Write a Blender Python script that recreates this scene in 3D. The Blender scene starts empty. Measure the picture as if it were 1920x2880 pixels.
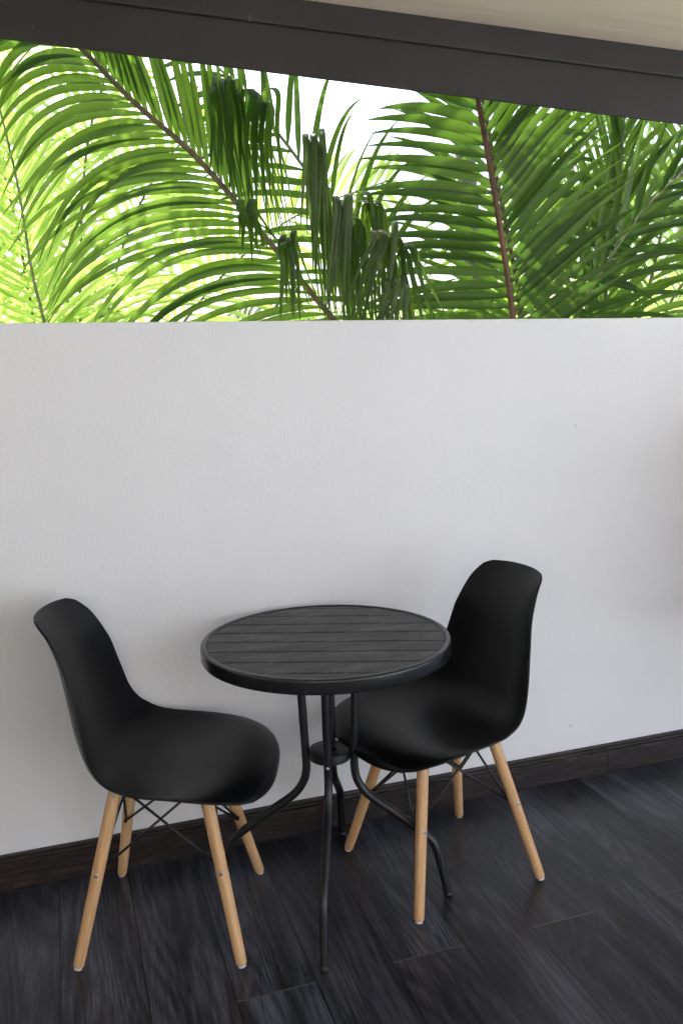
import bpy, bmesh, math, random
from mathutils import Vector, Matrix
random.seed(7)
S = bpy.context.scene
COL = S.collection
# ---------------------------------------------------------------- camera
cam_d = bpy.data.cameras.new('camera'); cam = bpy.data.objects.new('camera', cam_d); COL.objects.link(cam)
S.camera = cam
YAW, PITCH, ROLL = .3157, .1566, -.0291
fw = Vector((math.sin(YAW)*math.cos(PITCH), math.cos(YAW)*math.cos(PITCH), -math.sin(PITCH)))
rt = Vector((math.cos(YAW), -math.sin(YAW), 0)); up = rt.cross(fw)
r2 = rt*math.cos(ROLL)+up*math.sin(ROLL); u2 = -rt*math.sin(ROLL)+up*math.cos(ROLL)
cam.matrix_world = Matrix(((r2.x,u2.x,-fw.x,0),(r2.y,u2.y,-fw.y,-2.2502),(r2.z,u2.z,-fw.z,1.2965),(0,0,0,1)))
cam_d.sensor_fit = 'VERTICAL'; cam_d.sensor_height = 36.0; cam_d.sensor_width = 24.0
cam_d.lens = 2423.6/2880*36
cam_d.clip_start = .05; cam_d.clip_end = 800
cam_d.dof.use_dof = True; cam_d.dof.focus_distance = 2.45; cam_d.dof.aperture_fstop = 5.6
# ---------------------------------------------------------------- sky, sun, exposure
SUN_EL, SUN_AZ = math.radians(60), math.radians(-22)      # azimuth from +Y towards +X
w = bpy.data.worlds.new('World'); S.world = w; w.use_nodes = True
nt = w.node_tree; bg = nt.nodes['Background']
sky = nt.nodes.new('ShaderNodeTexSky'); sky.sky_type = 'NISHITA'; sky.sun_disc = False
sky.sun_elevation = SUN_EL; sky.sun_rotation = SUN_AZ; sky.dust_density = 6.0; sky.air_density = 1.0; sky.ozone_density = 1.5
hsv = nt.nodes.new('ShaderNodeHueSaturation'); hsv.inputs['Saturation'].default_value = .95
nt.links.new(sky.outputs[0], hsv.inputs['Color']); nt.links.new(hsv.outputs[0], bg.inputs[0]); bg.inputs[1].default_value = .15
sd = bpy.data.lights.new('sun', 'SUN'); sd.energy = 2.5; sd.angle = math.radians(.5); sd.color = (1, .97, .93)
so = bpy.data.objects.new('sun', sd); COL.objects.link(so)
sv = Vector((math.sin(SUN_AZ)*math.cos(SUN_EL), math.cos(SUN_AZ)*math.cos(SUN_EL), math.sin(SUN_EL)))
so.rotation_euler = sv.to_track_quat('Z', 'Y').to_euler(); so.location = sv*20
S.view_settings.view_transform = 'Standard'; S.view_settings.look = 'None'
S.view_settings.exposure = 2.22; S.view_settings.gamma = 1.0
S.cycles.max_bounces = 10; S.cycles.diffuse_bounces = 5; S.cycles.transmission_bounces = 6; S.cycles.use_denoising = True
S.cycles.sample_clamp_indirect = 8
# ---------------------------------------------------------------- materials
def lin(r, g, b): return tuple(((c/255)/12.92 if c/255 <= .04045 else ((c/255+.055)/1.055)**2.4) for c in (r, g, b))+(1,)
class Mat:
    def __init__(s, name, col=(.5,.5,.5), rough=.5, metal=0, spec=.5):
        s.m = bpy.data.materials.new(name); s.m.use_nodes = True; s.t = s.m.node_tree
        s.b = s.t.nodes['Principled BSDF']; s.set('Base Color', tuple(col)+(1,) if len(col) == 3 else col)
        s.set('Roughness', rough); s.set('Metallic', metal); s.set('Specular IOR Level', spec)
    def set(s, k, v): s.b.inputs[k].default_value = v
    def n(s, ty, **kw):
        n = s.t.nodes.new('ShaderNode'+ty)
        for k, v in kw.items():
            if k.startswith('i_'): n.inputs[int(k[2:]) if k[2:].isdigit() else k[2:].replace('_', ' ')].default_value = v
            else: setattr(n, k, v)
        return n
    def l(s, a, b): s.t.links.new(a, b)
    def math(s, op, a, b=None, c=None):
        n = s.n('Math', operation=op)
        for i, v in enumerate((a, b, c)):
            if v is None: continue
            if isinstance(v, (int, float)): n.inputs[i].default_value = v
            else: s.l(v, n.inputs[i])
        return n.outputs[0]
    def coord(s, scale=(1,1,1), rot=(0,0,0), loc=(0,0,0), kind='Object'):
        tc = s.n('TexCoord'); mp = s.n('Mapping'); s.l(tc.outputs[kind], mp.inputs[0])
        mp.inputs['Scale'].default_value = scale; mp.inputs['Rotation'].default_value = rot; mp.inputs['Location'].default_value = loc
        return mp.outputs[0]
    def noise(s, vec, scale, detail=4, rough=.5, dist=0):
        n = s.n('TexNoise'); s.l(vec, n.inputs['Vector']); n.inputs['Scale'].default_value = scale
        n.inputs['Detail'].default_value = detail; n.inputs['Roughness'].default_value = rough; n.inputs['Distortion'].default_value = dist
        return n.outputs[0]
    def ramp(s, fac, stops):
        n = s.n('ValToRGB'); s.l(fac, n.inputs[0]); e = n.color_ramp.elements
        while len(e) < len(stops): e.new(.5)
        for x, (p, c) in zip(e, stops): x.position = p; x.color = tuple(c)+(1,) if len(c) == 3 else c
        return n.outputs[0]
    def mix(s, fac, a, b, mode='MIX'):
        n = s.n('Mix', data_type='RGBA', blend_type=mode)
        for i, v in ((0, fac), (6, a), (7, b)):
            if isinstance(v, (int, float, tuple)): n.inputs[i].default_value = v
            else: s.l(v, n.inputs[i])
        return n.outputs[2]
    def bump(s, h, strength=.3, dist=.001):
        n = s.n('Bump'); s.l(h, n.inputs['Height']); n.inputs['Strength'].default_value = strength; n.inputs['Distance'].default_value = dist
        s.l(n.outputs[0], s.b.inputs['Normal']); return n
    def to(s, sock, k): s.l(sock, s.b.inputs[k])

# white painted plaster: fine roller stipple, faint trowel waves and a few scuffs
M = Mat('white_plaster', (.80,.80,.80), .75, spec=.25)
v = M.coord(); st = M.noise(M.coord((1,1,.42)), 170, 3, .6); wv = M.noise(v, 9, 2)
h = M.math('ADD', M.math('MULTIPLY', st, 1.0), M.math('MULTIPLY', wv, 1.5)); M.bump(h, .32, .004)
blot = M.noise(v, 2.2, 3, .55); base = M.ramp(blot, [(.3, (.765,.775,.79)), (.7, (.80,.805,.815))])
sc = M.noise(v, 26, 1, .3); M.to(M.mix(M.ramp(sc, [(.80, (0,0,0)), (.83, (.35,)*3)]), base, (.5,.5,.5,1)), 'Base Color')
PLASTER = M.m
# dark laminate planks: 176 mm wide, staggered, running away from the wall
M = Mat('dark_plank', (.04,.04,.05), .4)
tc = M.n('TexCoord'); sx = M.n('SeparateXYZ'); M.l(tc.outputs['Object'], sx.inputs[0])
X, Y = sx.outputs[0], sx.outputs[1]
kx = M.math('DIVIDE', M.math('SUBTRACT', X, .0935), .1757); ix = M.math('FLOOR', kx); fx = M.math('FRACT', kx)
odd = M.math('FLOORED_MODULO', ix, 2.0)
ky = M.math('DIVIDE', M.math('ADD', Y, M.math('ADD', 12.02, M.math('MULTIPLY', odd, .6))), 1.2); iy = M.math('FLOOR', ky); fy = M.math('FRACT', ky)
cid = M.n('CombineXYZ'); M.l(ix, cid.inputs[0]); M.l(iy, cid.inputs[1])
wn = M.n('TexWhiteNoise'); wn.noise_dimensions = '3D'; M.l(cid.outputs[0], wn.inputs['Vector']); rnd = wn.outputs['Value']
pv = M.n('CombineXYZ'); M.l(M.math('MULTIPLY', X, 1.0), pv.inputs[0]); M.l(M.math('MULTIPLY', Y, .05), pv.inputs[1]); M.l(M.math('MULTIPLY', rnd, 37.0), pv.inputs[2])
fine = M.noise(pv.outputs[0], 230, 3, .6, .15)
pv2 = M.n('CombineXYZ'); M.l(X, pv2.inputs[0]); M.l(M.math('MULTIPLY', Y, .13), pv2.inputs[1]); M.l(M.math('MULTIPLY', rnd, 23.0), pv2.inputs[2])
fld = M.noise(pv2.outputs[0], 4.6, 1, .4, .5)                       # a smooth field whose contours are the cathedral rings
rings = M.math('SINE', M.math('MULTIPLY', fld, 170.0))
broad = M.noise(pv2.outputs[0], 14, 3, .55, .4)
a = M.math('ADD', M.math('MULTIPLY', fine, .55), M.math('ADD', M.math('MULTIPLY', rings, .05), M.math('MULTIPLY', broad, .68)))
colr = M.ramp(a, [(.43, (.006,.006,.008)), (.57, (.022,.023,.030)), (.69, (.052,.055,.070)), (.84, (.11,.116,.142))])
tint = M.ramp(rnd, [(0, (.52,.49,.52)), (.5, (.92,.92,.95)), (1, (1.25,1.3,1.4))])
colr = M.mix(1.0, colr, tint, 'MULTIPLY')
kn = M.n('TexVoronoi'); M.l(pv2.outputs[0], kn.inputs['Vector']); kn.inputs['Scale'].default_value = 3.2
knot = M.ramp(kn.outputs['Distance'], [(.02, (.25,)*3), (.13, (1,1,1))]); colr = M.mix(1.0, colr, knot, 'MULTIPLY')
ex = M.math('MINIMUM', fx, M.math('SUBTRACT', 1.0, fx)); ey = M.math('MINIMUM', fy, M.math('SUBTRACT', 1.0, fy))
seam = M.math('LESS_THAN', ex, .011); joint = M.math('LESS_THAN', ey, .0018)
colr = M.mix(seam, colr, (.006,.006,.008,1)); colr = M.mix(M.math('MULTIPLY', joint, .8), colr, (.085,.08,.082,1))
sp = M.noise(tc.outputs['Object'], 70, 0, 0); spk = M.ramp(sp, [(.895, (0,)*3), (.91, (.5,)*3)])
colr = M.mix(spk, colr, (.25,.25,.27,1))
M.to(colr, 'Base Color')
M.to(M.math('ADD', .22, M.math('MULTIPLY', fine, .2)), 'Roughness')
hh = M.math('SUBTRACT', M.math('MULTIPLY', fine, .5), M.math('MAXIMUM', seam, joint)); M.bump(hh, .35, .0012); M.set('Specular IOR Level', .42)
PLANK = M.m
# brown-black wood of the skirting
M = Mat('dark_brown_wood', (.03,.02,.016), .42)
g = M.noise(M.coord((.35,3,3)), 26, 4, .6, .8); r = M.math('SINE', M.math('MULTIPLY', M.noise(M.coord((.25,1,1.6)), 9, 2, .5, .4), 60.0))
M.to(M.ramp(M.math('ADD', g, M.math('MULTIPLY', r, .05)), [(.35, (.006,.004,.0035)), (.55, (.021,.0135,.012)), (.75, (.055,.034,.029))]), 'Base Color'); M.bump(g, .2, .001)
SKIRT = M.m
# brown-grey painted steel beam with small chalky scratches
M = Mat('grey_brown_paint', (.055,.042,.038), .55, spec=.3)
n1 = M.noise(M.coord(), 3, 4, .6); base = M.ramp(n1, [(.3, (.025,.022,.021)), (.7, (.036,.031,.029))])
s1 = M.noise(M.coord((5,5,1.4)), 16, 2, .4); M.to(M.mix(M.ramp(s1, [(.745, (0,)*3), (.78, (.55,)*3)]), base, (.2,.17,.15,1)), 'Base Color')
M.bump(M.noise(M.coord(), 60, 3), .08, .001); BEAM = M.m
# pale beige ceiling board with long faint grain
M = Mat('beige_board', (.7,.63,.52), .6, spec=.3)
g = M.noise(M.coord((.25,3.2,1)), 9, 5, .6, .5); M.to(M.ramp(g, [(.3, (.76,.645,.49)), (.7, (.88,.765,.62))]), 'Base Color'); M.bump(g, .1, .001)
CEIL = M.m
# matt black moulded plastic of the seats
M = Mat('matt_black_plastic', (.0025,.0025,.003), .36, spec=.30)
M.bump(M.noise(M.coord(), 900, 2), .12, .0004)
M.to(M.math('ADD', .32, M.math('MULTIPLY', M.noise(M.coord(), 5, 3), .1)), 'Roughness'); SHELL = M.m
# beech dowel legs, grain along the leg (local z)
M = Mat('beech_wood', (.6,.4,.22), .42, spec=.4)
oi = M.n('ObjectInfo'); vm = M.n('VectorMath', operation='ADD'); M.l(M.coord((1,1,.06)), vm.inputs[0]); cb_ = M.n('CombineXYZ'); M.l(M.math('MULTIPLY', oi.outputs['Random'], 9.0), cb_.inputs[2]); M.l(M.math('MULTIPLY', oi.outputs['Random'], 4.0), cb_.inputs[0]); M.l(cb_.outputs[0], vm.inputs[1])
g = M.noise(vm.outputs[0], 170, 4, .6, .4); b2 = M.math('ADD', M.noise(vm.outputs[0], 26, 2), M.math('MULTIPLY', M.math('SUBTRACT', oi.outputs['Random'], .5), .16))
M.to(M.ramp(M.math('ADD', M.math('MULTIPLY', g, .6), M.math('MULTIPLY', b2, .45)), [(.3, (.46,.24,.10)), (.52, (.66,.40,.195)), (.75, (.78,.53,.295))]), 'Base Color'); M.bump(g, .1, .0005)
BEECH = M.m
M = Mat('white_nylon', (.62,.62,.6), .5); FOOT = M.m
M = Mat('black_wire', (.012,.012,.013), .4, spec=.5); WIRE = M.m
M = Mat('steel_bolt', (.55,.55,.56), .3, 1.0); BOLT = M.m
# black powder-coated tube, rubbed grey in places
M = Mat('black_powder_coat', (.012,.012,.013), .33, spec=.5)
n1 = M.noise(M.coord((1,1,.4)), 34, 4, .7); wr = M.ramp(n1, [(.60, (0,)*3), (.74, (.6,)*3)])
M.to(M.mix(wr, (.011,.011,.012,1), (.045,.045,.048,1)), 'Base Color'); M.to(M.math('ADD', .27, M.math('MULTIPLY', n1, .2)), 'Roughness'); TUBE = M.m
# table rim: same paint with chips along the edge
M = Mat('black_rim_paint', (.013,.013,.014), .3, spec=.55)
n1 = M.noise(M.coord(), 55, 3, .7); ch = M.ramp(n1, [(.69, (0,)*3), (.72, (.75,)*3)])
M.to(M.mix(ch, (.013,.013,.0145,1), (.16,.16,.17,1)), 'Base Color'); M.to(M.math('ADD', .16, M.math('MULTIPLY', M.noise(M.coord(), 12, 3), .16)), 'Roughness'); RIM = M.m
# table top: charcoal composite slats
M = Mat('charcoal_slat', (.05,.05,.052), .5, spec=.4)
ang = -.3756
c1 = M.coord((.07,1,1), (0,0,-ang)); g = M.noise(c1, 150, 4, .65); g2 = M.noise(M.coord((.3,1,1), (0,0,-ang)), 22, 4, .65)
M.to(M.ramp(M.math('ADD', M.math('MULTIPLY', g, .5), M.math('MULTIPLY', g2, .5)), [(.36, (.014,.014,.015)), (.5, (.04,.04,.042)), (.64, (.11,.111,.115))]), 'Base Color')
M.bump(M.math('ADD', g, M.math('MULTIPLY', g2, .6)), .3, .0012); M.to(M.math('ADD', .42, M.math('MULTIPLY', g, .22)), 'Roughness'); SLAT = M.m
# palm leaf: ribbed, glossy, light shines through it
def leafmat(name, dark, mid, pale, trans, tw=.5, rib=.35):
    M = Mat(name, mid, .38, spec=.45)
    uv = M.n('UVMap'); su = M.n('SeparateXYZ'); M.l(uv.outputs[0], su.inputs[0])
    st = M.math('SINE', M.math('MULTIPLY', su.outputs[0], 38.0)); mid_ = M.math('LESS_THAN', M.math('ABSOLUTE', M.math('SUBTRACT', su.outputs[0], .5)), .05)
    oi = M.n('TexCoord'); n1 = M.noise(oi.outputs['Object'], 3.1, 3, .6)
    a = M.math('ADD', n1, M.math('MULTIPLY', st, .05*rib*3)); c = M.ramp(a, [(.3, dark), (.5, mid), (.72, pale)])
    spot = M.noise(oi.outputs['Object'], 42, 2, .5); c = M.mix(M.ramp(spot, [(.74, (0,)*3), (.78, (.8,)*3)]), c, (.11,.07,.025,1))
    c = M.mix(M.math('MULTIPLY', mid_, .5), c, pale+(1,)); M.to(c, 'Base Color'); M.bump(st, .25, .0006)
    tr = M.n('BsdfTranslucent'); M.l(M.mix(1.0, M.ramp(a, [(.3, (.8,.8,.8)), (.7, (1,1,1))]), trans+(1,), 'MULTIPLY'), tr.inputs[0])
    mx = M.n('MixShader'); mx.inputs[0].default_value = tw; M.l(M.b.outputs[0], mx.inputs[1]); M.l(tr.outputs[0], mx.inputs[2])
    M.l(mx.outputs[0], M.t.nodes['Material Output'].inputs[0]); return M.m
LEAF = leafmat('palm_leaf', (.012,.030,.007), (.022,.052,.010), (.045,.085,.018), (.21,.37,.035))
LEAF_D = leafmat('deep_green_leaf', (.012,.032,.007), (.020,.050,.010), (.038,.078,.018), (.10,.20,.018), .42)
LEAF_P = leafmat('weathered_leaf', (.04,.07,.022), (.07,.105,.038), (.13,.165,.08), (.18,.30,.05), .42, .7)
LEAF_Y = leafmat('backlit_yellow_green_leaf', (.05,.09,.014), (.09,.15,.02), (.15,.21,.05), (.62,.84,.20), .62)  # overexposed backlight put into the strong translucent colour
M = Mat('brown_stalk', (.13,.085,.05), .5); g = M.noise(M.coord(), 30, 3)
M.to(M.ramp(g, [(.3, (.10,.062,.032)), (.7, (.20,.13,.075))]), 'Base Color'); STALK = M.m
M = Mat('red_brown_stalk', (.13,.055,.03), .5); g = M.noise(M.coord((1,1,.3)), 30, 3)
M.to(M.ramp(g, [(.3, (.085,.034,.018)), (.7, (.17,.075,.04))]), 'Base Color'); STALK_R = M.m
M = Mat('green_stalk', (.13,.17,.05), .5); g = M.noise(M.coord(), 20, 3)
M.to(M.ramp(g, [(.3, (.08,.11,.03)), (.7, (.2,.22,.08))]), 'Base Color'); STALK_G = M.m
M = Mat('palm_bark', (.16,.13,.1), .8); g = M.noise(M.coord((1,1,6)), 8, 4, .6)
M.to(M.ramp(g, [(.3, (.07,.055,.04)), (.7, (.22,.19,.15))]), 'Base Color'); M.bump(g, .6, .01); BARK = M.m
M = Mat('garden_soil_grass', (.05,.08,.03), .9); g = M.noise(M.coord(), 1.3, 6, .65)
M.to(M.ramp(g, [(.35, (.05,.04,.025)), (.5, (.045,.08,.02)), (.7, (.08,.13,.035))]), 'Base Color'); M.bump(g, .8, .05); GROUND = M.m

# ---------------------------------------------------------------- mesh helpers
def mesh_obj(name, verts, faces, mat, parent=None, smooth=True, uvs=None, loc=None, sharp=0):
    me = bpy.data.meshes.new(name); me.from_pydata([tuple(v) for v in verts], [], faces); me.materials.append(mat)
    if smooth: me.polygons.foreach_set('use_smooth', [True]*len(me.polygons))
    if uvs is not None:
        ul = me.uv_layers.new(name='UVMap'); idx = [0]*len(me.loops); me.loops.foreach_get('vertex_index', idx)
        flat = [c for i in idx for c in uvs[i]]; ul.data.foreach_set('uv', flat)
    me.update(); o = bpy.data.objects.new(name, me); COL.objects.link(o)
    if parent: o.parent = parent
    if loc: o.location = loc
    if sharp: me.set_sharp_from_angle(angle=math.radians(sharp))
    return o
def tag(o, label=None, cat=None, group=None, kind=None):
    for k, val in (('label', label), ('category', cat), ('group', group), ('kind', kind)):
        if val: o[k] = val
    return o
def thing(name, label, cat, loc=(0,0,0), rz=0, group=None):
    o = bpy.data.objects.new(name, None); COL.objects.link(o); o.location = loc; o.rotation_euler.z = rz
    o.empty_display_size = .1; return tag(o, label, cat, group)
def box(x0, x1, y0, y1, z0, z1):
    v = [(x, y, z) for x in (x0, x1) for y in (y0, y1) for z in (z0, z1)]
    return v, [(0,1,3,2), (4,6,7,5), (0,4,5,1), (2,3,7,6), (0,2,6,4), (1,5,7,3)]
def prism(profile, x0, x1, lift0=0, lift1=0):
    """profile [(y,z)] counter-clockwise, swept along x; lift tilts it"""
    n = len(profile); v = [(x0, y, z+lift0) for y, z in profile]+[(x1, y, z+lift1) for y, z in profile]
    f = [(i, (i+1) % n, n+(i+1) % n, n+i) for i in range(n)]+[tuple(range(n))[::-1], tuple(range(n, 2*n))]
    return v, f
def catmull(P, per=8):
    P = [Vector(p) for p in P]; Q = [P[0]*2-P[1]]+P+[P[-1]*2-P[-2]]; out = []
    for i in range(1, len(Q)-2):
        for k in range(per):
            t = k/per; a, b, c, d = Q[i-1], Q[i], Q[i+1], Q[i+2]
            out.append(.5*((2*b)+(c-a)*t+(2*a-5*b+4*c-d)*t*t+(3*b-a-3*c+d)*t**3))
    out.append(P[-1]); return out
def tube(path, rad, seg=14, cap=True):
    """rad: number or list"""
    path = [Vector(p) for p in path]; n = len(path); rad = rad if isinstance(rad, (list, tuple)) else [rad]*n
    v, f = [], []; N = None
    for i, p in enumerate(path):
        T = (path[min(i+1, n-1)]-path[max(i-1, 0)]).normalized()
        if N is None: N = T.orthogonal().normalized()
        else: N = (N-T*N.dot(T)).normalized()
        B = T.cross(N)
        for k in range(seg):
            a = 2*math.pi*k/seg; v.append(p+(N*math.cos(a)+B*math.sin(a))*rad[i])
    for i in range(n-1):
        for k in range(seg): f.append((i*seg+k, i*seg+(k+1) % seg, (i+1)*seg+(k+1) % seg, (i+1)*seg+k))
    if cap: f.append(tuple(range(seg))[::-1]); f.append(tuple((n-1)*seg+k for k in range(seg)))
    return v, f
def join(*parts):
    V, F = [], []
    for v, f in parts:
        o = len(V); V += list(v); F += [tuple(i+o for i in q) for q in f]
    return V, F
def lathe(prof, seg=96, closed=True):
    """prof [(r,z)]"""
    n = len(prof); v = [(r*math.cos(2*math.pi*k/seg), r*math.sin(2*math.pi*k/seg), z) for k in range(seg) for r, z in prof]
    f = []
    for k in range(seg):
        for i in range(n if closed else n-1):
            j = (i+1) % n; k2 = (k+1) % seg; f.append((k*n+i, k2*n+i, k2*n+j, k*n+j))
    return v, f
def bevel(o, w=.003, seg=2, ang=40):
    m = o.modifiers.new('bevel', 'BEVEL'); m.width = w; m.segments = seg; m.limit_method = 'ANGLE'; m.angle_limit = math.radians(ang); return o

# ================================================================ SETTING
v, f = box(-60, 60, -40, 90, -3.3, -3.0); tag(mesh_obj('ground', v, f, GROUND, smooth=False), kind='structure')
v, f = box(-60, 60, -40, -4.3, -2.996, -2.9); PAVE = Mat('bounce_paving', (.54,.56,.58), .85).m; tag(mesh_obj('path', v, f, PAVE, smooth=False), kind='structure')  # unseen pale paving added to bounce sunlight up to the ceiling
v, f = box(-2.4, 4.2, -4.2, .12, -.25, 0); tag(mesh_obj('floor', v, f, PLANK, smooth=False), kind='structure')
# half-height plaster wall, top edge eased
v, f = box(-2.4, 4.2, 0, .13, .001, 1.4443)
wl = mesh_obj('half_wall', v, f, PLASTER, smooth=False); bevel(wl, .004, 3)
tag(wl, 'white painted plaster half wall behind the table and chairs, palms above it', 'wall')
# skirting boards meet at x = 1.608
prof = [(-.0005,.0008), (-.0005,.0965), (-.0065,.0965), (-.0085,.0935), (-.0085,.0895), (-.0060,.0885), (-.0060,.0870), (-.0115,.0855), (-.0115,.0810), (-.0080,.0800), (-.0080,.0780), (-.0150,.0745), (-.0150,.0008)]
for x0, x1, lb in ((-2.4, 1.6072, 'long dark brown skirting board along the wall behind both chairs'), (1.6088, 4.2, 'dark brown skirting board at the right, past the joint beyond the right chair')):
    v, f = prism(prof, x0, x1); s = mesh_obj('skirting_board', v, f, SKIRT, smooth=False); bevel(s, .0012, 2, 25)
    tag(s, lb, 'skirting board', 'skirting boards along the foot of the wall')
# sloping steel beam over the opening; lower web and a prouder upper flange
def zb(x): return 2.0818-.0401*x
def zm(x): return 2.193-.028*x
def zt(x): return 2.2515-.021*x
bm_root = thing('beam', 'dark brown-grey steel beam sloping across above the opening, under the beige ceiling', 'beam', (0,0,2.1))
xa, xb = -2.4, 4.2
def slab(lo, hi, y0, y1):
    v = [(x, y, z-2.1) for x in (xa, xb) for y in (y0, y1) for z in (lo(x), hi(x))]
    return v, [(0,1,3,2), (4,6,7,5), (0,4,5,1), (2,3,7,6), (0,2,6,4), (1,5,7,3)]
v, f = slab(zb, lambda x: zm(x)+.01, 0, .010); bevel(mesh_obj('web', v, f, BEAM, bm_root, False), .002, 3)
v, f = slab(lambda x: zm(x)-.0015-.008, lambda x: zt(x)+.03, -.012, -.0005); bevel(mesh_obj('flange', v, f, BEAM, bm_root, False), .007, 5)
# ceiling board and the unseen roof, its overhang added to block the sun
# ceiling meets the flange top edge
v = [(x, y, zt(x)+dz-.008) for x in (xa, xb) for y in (-3.0, -.014) for dz in (0, .06)]
fb = [(0,1,3,2), (4,6,7,5), (0,4,5,1), (2,3,7,6), (0,2,6,4), (1,5,7,3)]
tag(mesh_obj('ceiling', v, fb, CEIL, smooth=False), kind='structure')
v = [(x, y, zt(x)+dz+.06) for x in (xa, xb) for y in (-3.1, .5) for dz in (0, .10)]
tag(mesh_obj('roof_slab', v, fb, BEAM, smooth=False), 'flat dark roof slab over the ceiling and beam, unseen overhang added to block the sun', 'roof')
# ================================================================ CHAIR
EDGE = [(.227,.186,.393),(.200,.214,.402),(.164,.230,.412),(.128,.238,.419),(.09,.241,.425),(.052,.241,.430),(.015,.241,.434),(-.024,.239,.439),(-.051,.234,.446),(-.075,.228,.456),(-.096,.219,.472),(-.112,.208,.489),(-.125,.198,.512),(-.135,.190,.539),(-.142,.184,.569),(-.149,.177,.599),(-.156,.171,.629),(-.163,.164,.66),(-.174,.155,.689),(-.186,.148,.715),(-.200,.140,.740),(-.215,.132,.758),(-.232,.121,.774),(-.247,.101,.783)]
CENT = [(.262,.383),(.252,.405),(.215,.420),(.17,.424),(.12,.419),(.07,.411),(.02,.404),(-.03,.400),(-.07,.4005),(-.105,.407),(-.135,.422),(-.157,.445),(-.173,.475),(-.185,.51),(-.194,.55),(-.201,.59),(-.208,.63),(-.216,.668),(-.225,.70),(-.236,.727),(-.247,.750),(-.256,.767),(-.263,.779),(-.268,.787)]
def shell_mesh():
    E = catmull(EDGE, 3); C_ = catmull([(x, 0, z) for x, z in CENT], 3); nt_ = 28; V = []; F = []
    for i, (e, c) in enumerate(zip(E, C_)):
        s = i/(len(E)-1)
        p = 2.6 if s > .45 else 3.4                                  # back wraps, seat is flatter with curled edges
        k = min(1, max(0, (s-.30)/.25)); p = 3.4+(2.3-3.4)*k
        if s < .06: p = 3.0
        for j in range(nt_+1):
            t = j/nt_*2-1; at = abs(t); h = at**p
            V.append((c.x+(e.x-c.x)*h, e.y*t, c.z+(e.z-c.z)*h))
    m = nt_+1
    for i in range(len(E)-1):
        for j in range(nt_): F.append((i*m+j, i*m+j+1, (i+1)*m+j+1, (i+1)*m+j))
    return V, F
LEG_F, LEG_T = Vector((.1835,.1835,.006)), Vector((.098,.078,.396))
def make_chair(loc, rz, label):
    t = thing('chair', label, 'chair', loc, rz, 'black moulded chairs at the round table')
    V, F = shell_mesh(); sh = mesh_obj('seat_shell', V, F, SHELL, t)
    so_ = sh.modifiers.new('thick', 'SOLIDIFY'); so_.thickness = .0052; so_.offset = 0; bv = sh.modifiers.new('rim', 'BEVEL'); bv.width = .0018; bv.segments = 2; bv.limit_method = 'ANGLE'; bv.angle_limit = math.radians(50)
    tops, lows = {}, {}
    for sx_ in (1, -1):
        for sy_ in (1, -1):
            m = lambda p: Vector((p.x*sx_, p.y*sy_, p.z))
            a, b = m(LEG_F), m(LEG_T); L = (b-a).length; ax = (b-a)/L
            path = [(0,0,0), (0,0,.0015), (0,0,.004), (0,0,.03), (0,0,L*.4), (0,0,L*.75), (0,0,L-.002), (0,0,L)]
            v, f = tube(path, [.0095,.0112,.0122,.0128,.0140,.0148,.0148,.0135], 24)
            lg = mesh_obj('leg', v, f, BEECH, t); lg.location = a; q = ax.to_track_quat('Z', 'Y'); lg.rotation_mode = 'QUATERNION'; lg.rotation_quaternion = q
            v, f = tube([(0,0,-.0062), (0,0,-.0050), (0,0,-.0005)], [.0072,.0090,.0092], 20); mesh_obj('foot_pad', v, f, FOOT, lg)
            inward = (Vector((0, -sy_, 0))-ax*ax.dot(Vector((0,-sy_,0)))).normalized()
            iq = q.inverted()
            for frac, nm in ((.495, 'bolt'), (.93, 'bolt')):
                c = Vector((0,0,L*frac)); dl = iq @ (-inward)
                r_ = .0144
                v, f = tube([c+dl*(r_-.003), c+dl*(r_+.0004), c+dl*(r_+.0011), c+dl*(r_+.0011), c+dl*(r_+.0002)], [.0050,.0050,.0042,.0022,.0019], 18)
                mesh_obj('bolt', v, f, BOLT, lg)
                c2 = c-dl*r_; v, f = tube([c2+dl*.002, c2-dl*.006, c2-dl*.009], [.0052,.0052,.0036], 12); mesh_obj('rod_nut', v, f, WIRE, lg)
            # slot at the leg top with the black bracket plate in it
            X2 = iq @ Vector((sx_, 0, 0)); X2.z = 0; X2.normalize()
            zt_ = Vector((0,0,1)); Y2 = X2.cross(zt_)
            bx = []
            for dz in (L-.062, L+.004):
                for rr in (.006, .0156):
                    for w_ in (-.0013, .0013): bx.append(-X2*rr*1.0+zt_*dz+Y2*w_)
            mesh_obj('bracket_plate', bx, [(0,1,3,2),(4,6,7,5),(0,4,5,1),(2,3,7,6),(0,2,6,4),(1,5,7,3)], WIRE, lg, False)
            lows[sx_, sy_] = a+ax*L*.495+inward*.0195
            tops[sx_, sy_] = a+ax*L*.955+Vector((-sx_*.010, -sy_*.012, 0))
            lows[sx_, sy_, 'x'] = a+ax*L*.495+Vector((-sx_*.010, -sy_*.017, .006)); tops[sx_, sy_, 'x'] = tops[sx_, sy_]
    c4 = [(1,1), (1,-1), (-1,-1), (-1,1)]
    for i in range(4):
        p, q = c4[i], c4[(i+1) % 4]
        off = Vector(((p[0]+q[0])/2, (p[1]+q[1])/2, 0))*.0026
        for k, (u_, l_) in enumerate(((p, q), (q, p))):
            A, B = tops[u_]+off*(1 if k else -1), lows[l_]+off*(1 if k else -1)
            v, f = tube([A, A+(B-A)*.5, B], .0031, 10); mesh_obj('brace_rod', v, f, WIRE, t)
    # cross-shaped mounting frame that carries the shell
    for sy_ in (1, -1):
        A, B = tops[1, sy_], tops[-1, sy_]
        v, f = tube([A+Vector((0,0,.002)), (0, sy_*.03, .387), B+Vector((0,0,.002))], .0048, 10); mesh_obj('mount_arm', v, f, WIRE, t)
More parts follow.
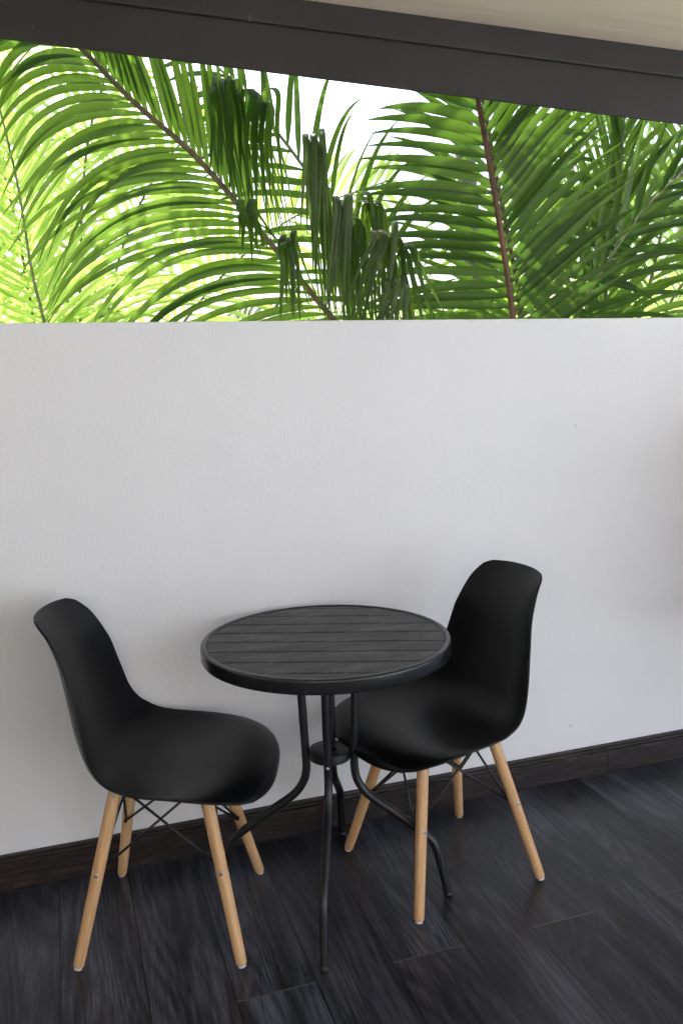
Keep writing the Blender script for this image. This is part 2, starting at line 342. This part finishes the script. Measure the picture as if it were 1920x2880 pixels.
    for x in (.085, -.085):
        for y in (.066, -.066):
            v, f = box(x-.018, x+.018, y-.018, y+.018, .386, .400); bevel(mesh_obj('mount_pad', v, f, WIRE, t, False), .003)
    return t
make_chair((.1897,-.2814,0), -.3361, 'black moulded chair left of the table, facing right, on light wooden legs')
make_chair((.8867,-.3027,0), 3.2896, 'black moulded chair right of the table, facing left, its seat partly under the tabletop')

# ================================================================ TABLE
T = thing('bistro_table', 'small round black table with slatted top and four bent metal tube legs', 'table', (.5788,-.3306,0))
TZ = .677
# rim band: rounded top lip over a straight side
rp = []
for k in range(9):
    a = math.pi/2*k/8; rp.append((.294+.006*math.sin(a), TZ-.006+.006*math.cos(a)))
rp += [(.300,TZ-.030), (.2985,TZ-.0335), (.295,TZ-.035), (.290,TZ-.035), (.290,TZ-.012), (.2855,TZ-.0085), (.2855,TZ-.0035), (.2875,TZ-.0008), (.291,TZ)]
v, f = lathe([(r, z) for r, z in rp][::-1], 160); mesh_obj('rim', v, f, RIM, T)
# top built of slats in one panel, grooves between them
ca, sa = math.cos(ang), math.sin(ang); R_ = .2862; V = []; F = []
edges = [-R_]+[-.2493+.0735*k for k in range(8)]+[R_]
for n0, n1 in zip(edges, edges[1:]):
    if n1-n0 < .004: continue
    g0, g1 = n0+.0012, n1-.0012; rows = [(g0, TZ-.0075), (g0, TZ-.0045), (g0+.0035, TZ-.0028), (g1-.0035, TZ-.0028), (g1, TZ-.0045), (g1, TZ-.0075)]
    ns = 24; rowv = []
    for (nn, z) in rows:
        hw = math.sqrt(max(0, R_*R_-nn*nn)); st_ = len(V)
        for k in range(ns+1):
            s_ = -hw+2*hw*k/ns; V.append((ca*s_-sa*nn, sa*s_+ca*nn, z))
        rowv.append(st_)
    # keep long straight edges but follow the circle at the ends: subdivide the flat face
    for a_, b_ in zip(rowv, rowv[1:]):
        for k in range(ns): F.append((a_+k, a_+k+1, b_+k+1, b_+k))
mesh_obj('slatted_top', V, F, SLAT, T, False)
v, f = lathe([(.0001,TZ-.0085), (.288,TZ-.0085), (.288,TZ-.0115), (.0001,TZ-.0115)], 96); mesh_obj('base_panel', v, f, WIRE, T, False)
v, f = lathe([(.066,TZ-.0116), (.068,TZ-.0116), (.068,TZ-.047), (.066,TZ-.050), (.045,TZ-.050), (.045,TZ-.0116)], 64); bevel(mesh_obj('mount_ring', v, f, TUBE, T), .001)
v, f = lathe([(.049,.3925), (.0515,.3915), (.052,.3895), (.052,.372), (.0505,.3695), (.022,.3695), (.0185,.372), (.0175,.389), (.019,.3915), (.0205,.3925)][::-1], 72); mesh_obj('hub_ring', v, f, TUBE, T, sharp=28)
for k in range(4):
    a = -1.9619+k*math.pi/2
    prof2 = [(.066,TZ-.012), (.066,.56), (.0635,.48), (.0605,.40), (.0595,.365), (.060,.338), (.0655,.312), (.080,.286), (.102,.264), (.150,.2295), (.200,.1915), (.232,.166), (.249,.148), (.2595,.124), (.266,.098), (.277,.050), (.287,.0005)]
    path = [Vector((r*math.cos(a), r*math.sin(a), z)) for r, z in catmull([(r, 0, z) for r, z in prof2], 5) for r, z in ((r, z),)] if False else [Vector((p.x*math.cos(a), p.x*math.sin(a), p.z)) for p in catmull([(r, 0, z) for r, z in prof2], 5)]
    rr = .0103
    v, f = tube(path, [rr]*len(path), 22); lg = mesh_obj('leg', v, f, TUBE, T)
    for z, r in ((TZ-.043, .066), (.372, .0595)):
        d = Vector((math.cos(a), math.sin(a), 0)); c = d*(r+rr-.002)+Vector((0,0,z))
        v, f = tube([c, c+d*.0025, c+d*.0042, c+d*.0050], [.0044,.0044,.0032,.0012], 16); mesh_obj('bolt', v, f, BOLT, lg)
    # rubber tip
    e = path[-1]; dd = (path[-1]-path[-3]).normalized(); v, f = tube([e-dd*.014, e-dd*.0005], [.0108,.0108], 20); mesh_obj('foot_cap', v, f, WIRE, lg)
# ================================================================ PALMS
DOWN = Vector((0,0,-1))
def frond_mesh(path, bare, n, L, W, N, left, right, rng, jit=1.0, segs=8, lprof=None, gap=0.0):
    """path: dense rachis points; left/right: dict(th, len, droop, fold, lift, on)"""
    V, F, UV = [], [], []
    cum = [0]
    for a, b in zip(path, path[1:]): cum.append(cum[-1]+(b-a).length)
    tot = cum[-1]
    def at(s):
        d = s*tot; i = 0
        while i < len(cum)-2 and cum[i+1] < d: i += 1
        t = (d-cum[i])/max(1e-6, cum[i+1]-cum[i]); return path[i].lerp(path[i+1], t), (path[i+1]-path[i]).normalized()
    for sgn, sd_ in ((-1, left), (1, right)):
        if not sd_: continue
        s0, s1 = sd_.get('rng', (bare, .995)); m = sd_.get('n', n)
        for k in range(m):
            if rng.random() < gap: continue
            s = s0+(s1-s0)*(k+.5*(sgn > 0)+rng.uniform(-.12, .12)*jit)/m
            if not 0 < s < 1: continue
            p, T = at(s); Nn = (N-T*N.dot(T)).normalized(); side = T.cross(Nn)*sgn
            u_ = (s-bare)/(1-bare); lp = lprof(u_) if lprof else (.62+.38*math.sin(math.pi*min(1, max(0, u_*1.15+.12))))*(1-.45*max(0, u_-.75)/.25)
            th = sd_['th']*(1-.35*max(0, u_))+rng.gauss(0, .045)*jit; Ln = L*lp*sd_.get('len', 1)*rng.uniform(.93, 1.05)
            d = (T*math.cos(th)+side*math.sin(th)+Nn*(sd_.get('lift', .1)+rng.gauss(0, .07)*jit)).normalized()
            wv = d.cross(Nn).normalized(); tw = rng.gauss(sd_.get('twist', 0), .32)*jit; wv = (Matrix.Rotation(tw, 3, d) @ wv)
            fold = sd_.get('fold'); fk = None
            if fold and rng.random() < sd_.get('foldp', 1): fk = int(segs*rng.uniform(fold-.12, fold+.12))
            dr = sd_['droop']*rng.uniform(.7, 1.3); hw = W*.5*rng.uniform(.85, 1.1); base = len(V); ur = rng.random()
            for q in range(segs+1):
                t = q/segs; nn = wv.cross(d).normalized()
                w_ = hw*(.28+.72*min(1, t/.2))*(1-t**2.6)+.0006
                V += [p-wv*w_+nn*w_*.28, p-nn*w_*.12, p+wv*w_+nn*w_*.28]; UV += [(0, t), (.5, t), (1, t)]
                if q == segs: break
                if fk is not None and q == fk: d = (Vector((d.x*.12, d.y*.12, -1))+Vector((rng.uniform(-.1,.1), rng.uniform(-.12,.05), 0))).normalized()
                else: d = (d+DOWN*dr*(.25+t)*1.6/segs).normalized()
                wv = (wv-d*wv.dot(d)).normalized(); p = p+d*(Ln/segs)
            for q in range(segs):
                b = base+q*3; F += [(b, b+1, b+4, b+3), (b+1, b+2, b+5, b+4)]
    return V, F, UV
NV = Vector((-.30, -.94, .12)).normalized()
def add_frond(root, pts, leaf, stalk, bare=.3, n=30, L=.6, W=.036, N=NV, left=None, right=None, seed=1, r0=.013, r1=.0035, segs=8, jit=1.0, lprof=None, gap=0.0, label=None, per=7):
    rng = random.Random(seed); o = root.location
    path = [p-o for p in catmull(pts, per)]
    V, F, UV = frond_mesh(path, bare, n, L, W, N, left, right, rng, jit, segs, lprof, gap)
    fr = mesh_obj('frond', V, F, leaf, root, True, UV)
    nn = len(path); v, f = tube(path, [r0+(r1-r0)*i/(nn-1) for i in range(nn)], 8); mesh_obj('stalk', v, f, stalk, fr)
    if label: fr['label'] = label
    return fr
def trunk(root, pts, r0, r1):
    path = [Vector(p)-root.location for p in catmull(pts, 10)]; n = len(path); rad = []
    for i in range(n): rad.append((r0+(r1-r0)*i/(n-1))*(1.07 if i % 3 == 0 else 1))
    v, f = tube(path, rad, 14); return mesh_obj('trunk', v, f, BARK, root)
PG = 'palms growing beyond the half wall'
GZ = -3.0
def V3(*a): return Vector(a)
# --- palm A: the long diagonal frond across the left of the opening and the folded bunches
A = thing('palm_tree', 'palm whose long frond runs diagonally across the left half of the opening', 'palm', (1.60,1.45,GZ), 0, PG)
trunk(A, [(1.60,1.45,GZ), (1.63,1.47,-1.2), (1.58,1.45,.35)], .075, .05)
cA = V3(1.58,1.42,.30)
add_frond(A, [cA, V3(1.40,1.10,.98), V3(1.19,.93,1.33), V3(1.010,.87,1.504), V3(.775,.85,1.772), V3(.527,.80,2.03), V3(.315,.74,2.185), V3(.150,.68,2.32), V3(-.02,.6,2.40)], LEAF, STALK, bare=.36, n=50, L=.92, W=.0275, N=V3(-.25,-.95,.18).normalized(),
    left=dict(th=.84, droop=1.35, lift=.2, rng=(.37,.995), n=54), right=dict(th=.78, droop=.42, len=.62, lift=.15, rng=(.66,.995), n=30), seed=11, r0=.0145, r1=.006, segs=12, jit=.6)
add_frond(A, [cA, V3(1.50,1.25,1.0), V3(1.30,1.15,1.62), V3(1.05,1.1,2.0), V3(.8,1.05,2.28), V3(.5,.95,2.5)], LEAF_D, STALK_G, bare=.45, n=20, L=.50, W=.026,
    left=dict(th=.9, droop=.6, lift=-.1), right=dict(th=.85, droop=1.3, lift=.15), seed=12, segs=12)
# leaflets that rise from hidden stalks, break over and hang in pleated bunches
BUNCH = [
((.698,.82,1.913), (.553,.66,2.246), (.656,.66,2.264), 1.967, 1.858, -.014, 6, 0),
((.826,.84,1.80), (.675,.68,2.23), (.755,.68,2.223), 1.90, 1.776, .006, 6, 0),
((.972,.78,1.547), (.838,.62,2.075), (.914,.62,2.094), 1.781, 1.60, -.018, 6, 1),
((1.091,.82,1.395), (.945,.66,1.891), (1.022,.66,1.917), 1.557, 1.415, -.036, 6, 1),
((1.105,.86,1.397), (1.076,.70,1.921), (1.128,.70,1.905), 1.61, 1.45, .072, 5, 0),
((1.159,.71,1.314), (1.056,.55,1.782), (1.133,.55,1.802), 1.502, 1.363, -.096, 5, 1),
((1.243,.71,1.311), (1.12,.55,1.772), (1.203,.55,1.728), 1.50, 1.334, .073, 5, 0),
((1.194,.66,1.261), (1.071,.50,1.604), (1.161,.50,1.628), 1.475, 1.349, -.079, 5, 1),
((.752,.76,1.738), (.618,.60,1.857), (.674,.60,1.870), 1.773, 1.619, -.004, 4, 0),
((.873,.76,1.546), (.748,.60,1.766), (.799,.60,1.773), 1.529, 1.438, -.01, 4, 0),
((1.03,.90,1.50), (.885,.72,1.99), (.955,.72,1.97), 1.66, 1.49, -.01, 5, 0),
((1.12,.92,1.40), (1.00,.76,1.86), (1.075,.76,1.84), 1.55, 1.42, .03, 5, 0)]
rngb = random.Random(77)
for bi, (b, pl, pr, t0, t1, lean, nb, pale) in enumerate(BUNCH):
    V, F, UV = [], [], []; b, pl, pr = Vector(b), Vector(pl), Vector(pr)
    nb += 2
    for k in range(nb):
        u_ = (k+.5)/nb+rngb.uniform(-.06,.06); pk = pl.lerp(pr, u_)+V3(0, rngb.uniform(-.03,.03), rngb.uniform(-.035,.012))
        tip = V3(pk.x+lean*rngb.uniform(.6,1.5)+(u_-.5)*.03+rngb.uniform(-.012,.012), pk.y-.04+rngb.uniform(-.03,.02), rngb.uniform(t1, t0))
        bb = b+V3((u_-.5)*.10, 0, (u_-.5)*.05)
        arch = .012 if pale else .03
        ctl = [bb, bb.lerp(pk, .55)+V3(0,.02,0), pk+V3(-arch*.5*(1 if lean >= 0 else -1), .034, -.026), pk, pk+V3(arch*.5*(1 if lean >= 0 else -1), -.026, -.030), pk.lerp(tip, .35)+V3(0,-.012,0), pk.lerp(tip, .75), tip]
        path = [p-A.location for p in catmull(ctl, 4)]; n_ = len(path)-1
        W_ = (pr-pl).length/nb*1.25; W_ = max(.018, min(.027, W_)); tw = rngb.gauss(0,.35)
        wv = Matrix.Rotation(tw, 3, 'Z') @ V3(.95,-.30,0); base = len(V)
        for q in range(n_+1):
            t = q/n_; d = (path[min(q+1,n_)]-path[max(q-1,0)]).normalized(); wq = (wv-d*wv.dot(d)).normalized(); nn_ = wq.cross(d).normalized()
            hw = W_*.5*min(1, .22+t*1.9)*(1 if t < .62 else max(.02, 1-((t-.62)/.38)**1.15)); pl_ = .30
            V += [path[q]-wq*hw+nn_*hw*pl_, path[q]-wq*hw*.45-nn_*hw*pl_*.5, path[q]+nn_*hw*pl_*.4, path[q]+wq*hw*.5-nn_*hw*pl_*.6, path[q]+wq*hw+nn_*hw*pl_]
            UV += [(x_, t) for x_ in (0,.25,.5,.75,1)]
        for q in range(n_):
            for e in range(4): a0 = base+q*5+e; F.append((a0, a0+1, a0+6, a0+5))
    fo = mesh_obj('folded_leaflets', V, F, LEAF_P if pale else LEAF, A, True, UV)
    if pale: fo['label'] = 'weathered pale-ribbed leaflets folded over and hanging'
# --- palm B: the two-sided red-brown frond right of centre
B = thing('palm_tree', 'palm with the upright red-brown stalk and level leaflets right of centre', 'palm', (1.95,1.35,GZ), 0, PG)
trunk(B, [(1.95,1.35,GZ), (1.9,1.36,-1.3), (1.93,1.30,.2)], .07, .05)
cB = V3(1.93,1.28,.15)
add_frond(B, [cB, V3(1.84,.95,.8), V3(1.74,.80,1.25), V3(1.694,.75,1.494), V3(1.612,.72,1.875), V3(1.519,.70,2.271), V3(1.42,.66,2.6)], LEAF_D, STALK_R, bare=.42, n=28, L=.62, W=.038, N=V3(-.35,-.93,.05).normalized(),
    left=dict(th=1.42, droop=.32, lift=.08, len=.95, n=36, twist=.3), right=dict(th=1.04, droop=.30, lift=.05, len=.92, n=40, twist=.15), seed=21, r0=.016, r1=.009, segs=10, jit=.7)
add_frond(B, [cB, V3(1.98,1.2,.9), V3(1.94,1.12,1.52), V3(1.88,1.1,1.80), V3(1.80,1.08,2.1), V3(1.72,1.05,2.4), V3(1.6,1.0,2.7)], LEAF_D, STALK_R, bare=.42, n=26, L=.62, W=.040,
    left=dict(th=.9, droop=.4, lift=.1), right=dict(th=2.1, droop=.5, lift=.1), seed=22, r0=.013, r1=.007)
add_frond(B, [cB, V3(2.15,1.35,.9), V3(2.19,1.40,1.56), V3(2.14,1.40,1.95), V3(2.11,1.4,2.3), V3(2.08,1.4,2.8)], LEAF, STALK_G, bare=.4, n=26, L=.6, W=.036,
    left=dict(th=2.0, droop=.5, lift=.1), right=dict(th=.9, droop=.6, lift=.1), seed=23)
# --- palm C: pale upright stalk and arching narrow leaflets at the right
Cc = thing('palm_tree', 'palm with a pale thin upright stalk near the right end of the opening', 'palm', (2.35,1.55,GZ), 0, PG)
trunk(Cc, [(2.35,1.55,GZ), (2.38,1.55,-1.2), (2.34,1.5,.3)], .065, .045)
cC = V3(2.34,1.48,.25)
add_frond(Cc, [cC, V3(2.31,1.2,.95), V3(2.325,1.08,1.536), V3(2.369,1.05,1.956), V3(2.377,1.03,2.333), V3(2.38,1.0,2.7)], LEAF, STALK_G, bare=.36, n=34, L=.66, W=.030,
    left=dict(th=.42, droop=.55, lift=.1), right=dict(th=.5, droop=1.5, lift=.15), seed=31, r0=.010, r1=.005)
add_frond(Cc, [cC, V3(2.42,1.35,.9), V3(2.60,1.2,1.50), V3(2.68,1.15,1.905), V3(2.76,1.12,2.37), V3(2.9,1.1,2.8)], LEAF, STALK_G, bare=.36, n=32, L=.52, W=.032,
    left=dict(th=1.05, droop=.7, lift=.1), right=dict(th=1.0, droop=.6, lift=.1), seed=32, r0=.011, r1=.005)
add_frond(Cc, [cC, V3(2.2,1.2,.9), V3(2.02,.95,1.3), V3(2.08,.8,1.62), V3(2.3,.72,1.95), V3(2.6,.7,2.15)], LEAF_D, STALK_G, bare=.5, n=14, L=.55, W=.030,
    left=dict(th=.5, droop=.7, lift=.1), right=dict(th=.7, droop=1.0, lift=.1), seed=33, r0=.008, r1=.004)
# --- more palms further out: crowns of arching fronds
def crown_palm(loc, h, label, nf, L, leaf, seed, fl=2.0, W=.032, n=34, segs=6, lean=(0,0), tr=.08, mats=None):
    rng = random.Random(seed); x, y = loc
    R = thing('palm_tree', label, 'palm', (x, y, GZ), 0, PG)
    top = V3(x+lean[0], y+lean[1], h); trunk(R, [(x, y, GZ), (x+lean[0]*.35, y+lean[1]*.35, (GZ+h)/2), tuple(top)], tr, tr*.7)
    for k in range(nf):
        az = 2*math.pi*(k+rng.uniform(-.3,.3))/nf*1.0+k*.4; el = rng.uniform(.35, 1.35); f_ = fl*rng.uniform(.8, 1.1)
        hd = V3(math.cos(az), math.sin(az), 0); d = hd*math.cos(el)+V3(0,0,math.sin(el)); p = top+V3(0,0,0); pts = [p.copy()]
        for q in range(7):
            p = p+d*(f_/7); pts.append(p.copy()); d = (d+DOWN*.22*rng.uniform(.7,1.2)).normalized()
        T = (pts[3]-pts[0]).normalized(); side = T.cross(V3(0,0,1))
        if side.length < .05: side = V3(1,0,0)
        side.normalize(); N = side.cross(T).normalized()
        if rng.random() < .5: N = (N+side*rng.uniform(-.9,.9)).normalized()
        lf = leaf if not mats else rng.choice(mats)
        add_frond(R, pts, lf, STALK_G, bare=.2, n=n, L=L, W=W, N=N, left=dict(th=1.05, droop=rng.uniform(.5,1.3), lift=.2), right=dict(th=1.05, droop=rng.uniform(.5,1.3), lift=.2), seed=seed*100+k, r0=.016, r1=.004, segs=segs, per=3)
    return R
crown_palm((2.75,2.7), 3.5, 'tall palm, bare trunk showing behind the red-brown stalk, high crown added for shade', 15, .7, LEAF_D, 15, fl=1.6, n=30, lean=(-.35,0))  # crown added above the view to shade the right-hand fronds
crown_palm((-1.5,2.1), 3.5, 'tall palm added above the left end of the opening to shade the long frond', 15, .7, LEAF_D, 16, fl=1.6, n=30, lean=(1.35,-.2))  # palm added so its high crown shades the long diagonal frond
D = thing('palm_tree', 'bright yellow-green palm low at the left end of the opening', 'palm', (-.05,2.6,GZ), 0, PG)
trunk(D, [(-.05,2.6,GZ), (0,2.6,-1), (.05,2.5,.3)], .07, .05); cD = V3(.05,2.5,.3)
add_frond(D, [cD, V3(.06,2.1,1.1), V3(-.013,1.9,1.573), V3(-.048,1.88,1.796), V3(-.077,1.85,2.155), V3(-.13,1.8,2.5)], LEAF_Y, STALK_G, bare=.38, n=40, L=.52, W=.024,
    left=dict(th=1.0, droop=.25, lift=.1), right=dict(th=.95, droop=.25, lift=.1), seed=41, r0=.010, r1=.004)
for k, (dx, dz, s_) in enumerate(((.45, .2, 42), (-.5, .1, 43), (.9, -.1, 44), (-.25, .5, 45), (.25, .6, 46))):
    add_frond(D, [cD, V3(.05+dx*.3, 2.4, 1.0+dz*.3), V3(.05+dx*.7, 2.4, 1.7+dz), V3(.05+dx*1.3, 2.35, 2.2+dz), V3(.05+dx*2.0, 2.3, 2.45+dz)], LEAF_Y, STALK_G, bare=.34, n=34, L=.6, W=.03,
        left=dict(th=1.0, droop=.8, lift=.1), right=dict(th=1.0, droop=.8, lift=.1), seed=s_, r0=.010, r1=.004)
crown_palm((-1.3,3.6), 1.2, 'sunlit palm farther back at the far left', 10, .65, LEAF_Y, 5, mats=[LEAF_Y, LEAF])
crown_palm((.45,3.7), .5, 'palm behind the long diagonal frond, low in the opening', 10, .62, LEAF_Y, 6, mats=[LEAF_Y, LEAF])
crown_palm((3.1,3.6), 1.1, 'green palm behind the red-brown stalk', 10, .62, LEAF, 7, mats=[LEAF, LEAF_Y])
crown_palm((4.3,3.4), 1.0, 'palm beyond the right end of the opening', 9, .62, LEAF, 8, mats=[LEAF, LEAF_Y])
crown_palm((-.6,6.2), 3.0, 'tall pale palm far back at the left', 10, .75, LEAF_Y, 9, fl=2.4)
crown_palm((6.2,6.4), 2.6, 'tall palm far back at the right', 10, .75, LEAF, 10, fl=2.4)
crown_palm((8.0,7.5), 3.2, 'farthest palm beyond the right end of the opening', 10, .8, LEAF, 11, fl=2.6)
crown_palm((-2.6,6.8), 2.2, 'farthest palm beyond the left end of the opening', 10, .8, LEAF_Y, 12, fl=2.6)
# ================================================================ unseen HOUSE parts and cabinet, added to shape the light
M = Mat('bounce_render', (.68,.74,.84), .85); HOUSEF = M.m
M = Mat('brown_cabinet_wood', (.22,.12,.06), .5); g = M.noise(M.coord((1,1,.2)), 20, 4); M.to(M.ramp(g, [(.3,(.26,.15,.08)), (.7,(.42,.27,.16))]), 'Base Color'); CABW = M.m
M = Mat('cream_render', (.62,.585,.53), .8); CREAM = M.m
v, f = box(-2.56, -2.404, -4.2, .13, 0, 2.2); tag(mesh_obj('added_side_wall', v, f, CREAM, smooth=False), 'unseen beige wall added at the left of the balcony to block light', 'wall')  # unseen wall, keeps light from coming in at the left
v, f = box(2.8, 15, -10.5, -9.5, -3, 4.2); nb_ = mesh_obj('added_house', v, f, HOUSEF, smooth=False)  # unseen house added to throw sunlight back onto the half wall
tag(nb_, 'unseen pale house added opposite the open side to bounce sunlight in', 'house')
cb = thing('shade_cabinet', 'unseen brown cabinet added just right of the view to shade the half wall', 'cabinet', (2.42,-.002,.45))  # unseen cabinet added to cast warm shade on the wall's right edge
v, f = box(-.27, .35, -.70, -.0005, 0, .74); bevel(mesh_obj('carcass', v, f, CABW, cb, False), .004)
for x0 in (-.255, .045):
    v, f = box(x0, x0+.272, -.718, -.7005, .01, .73); dr_ = mesh_obj('door', v, f, CABW, cb, False); bevel(dr_, .003)
    v, f = tube([(x0+.086, -.719, .6), (x0+.086, -.735, .6), (x0+.186, -.735, .6), (x0+.186, -.719, .6)], .005, 8); mesh_obj('handle', v, f, BOLT, dr_)
v, f = box(-2.4, 1.9, -4.2, -4.05, .001, 2.25); tag(mesh_obj('added_rear_wall', v, f, CREAM, smooth=False), 'unseen beige wall added behind the viewer on the left to block light', 'wall')  # unseen wall added so the light comes mainly from the right
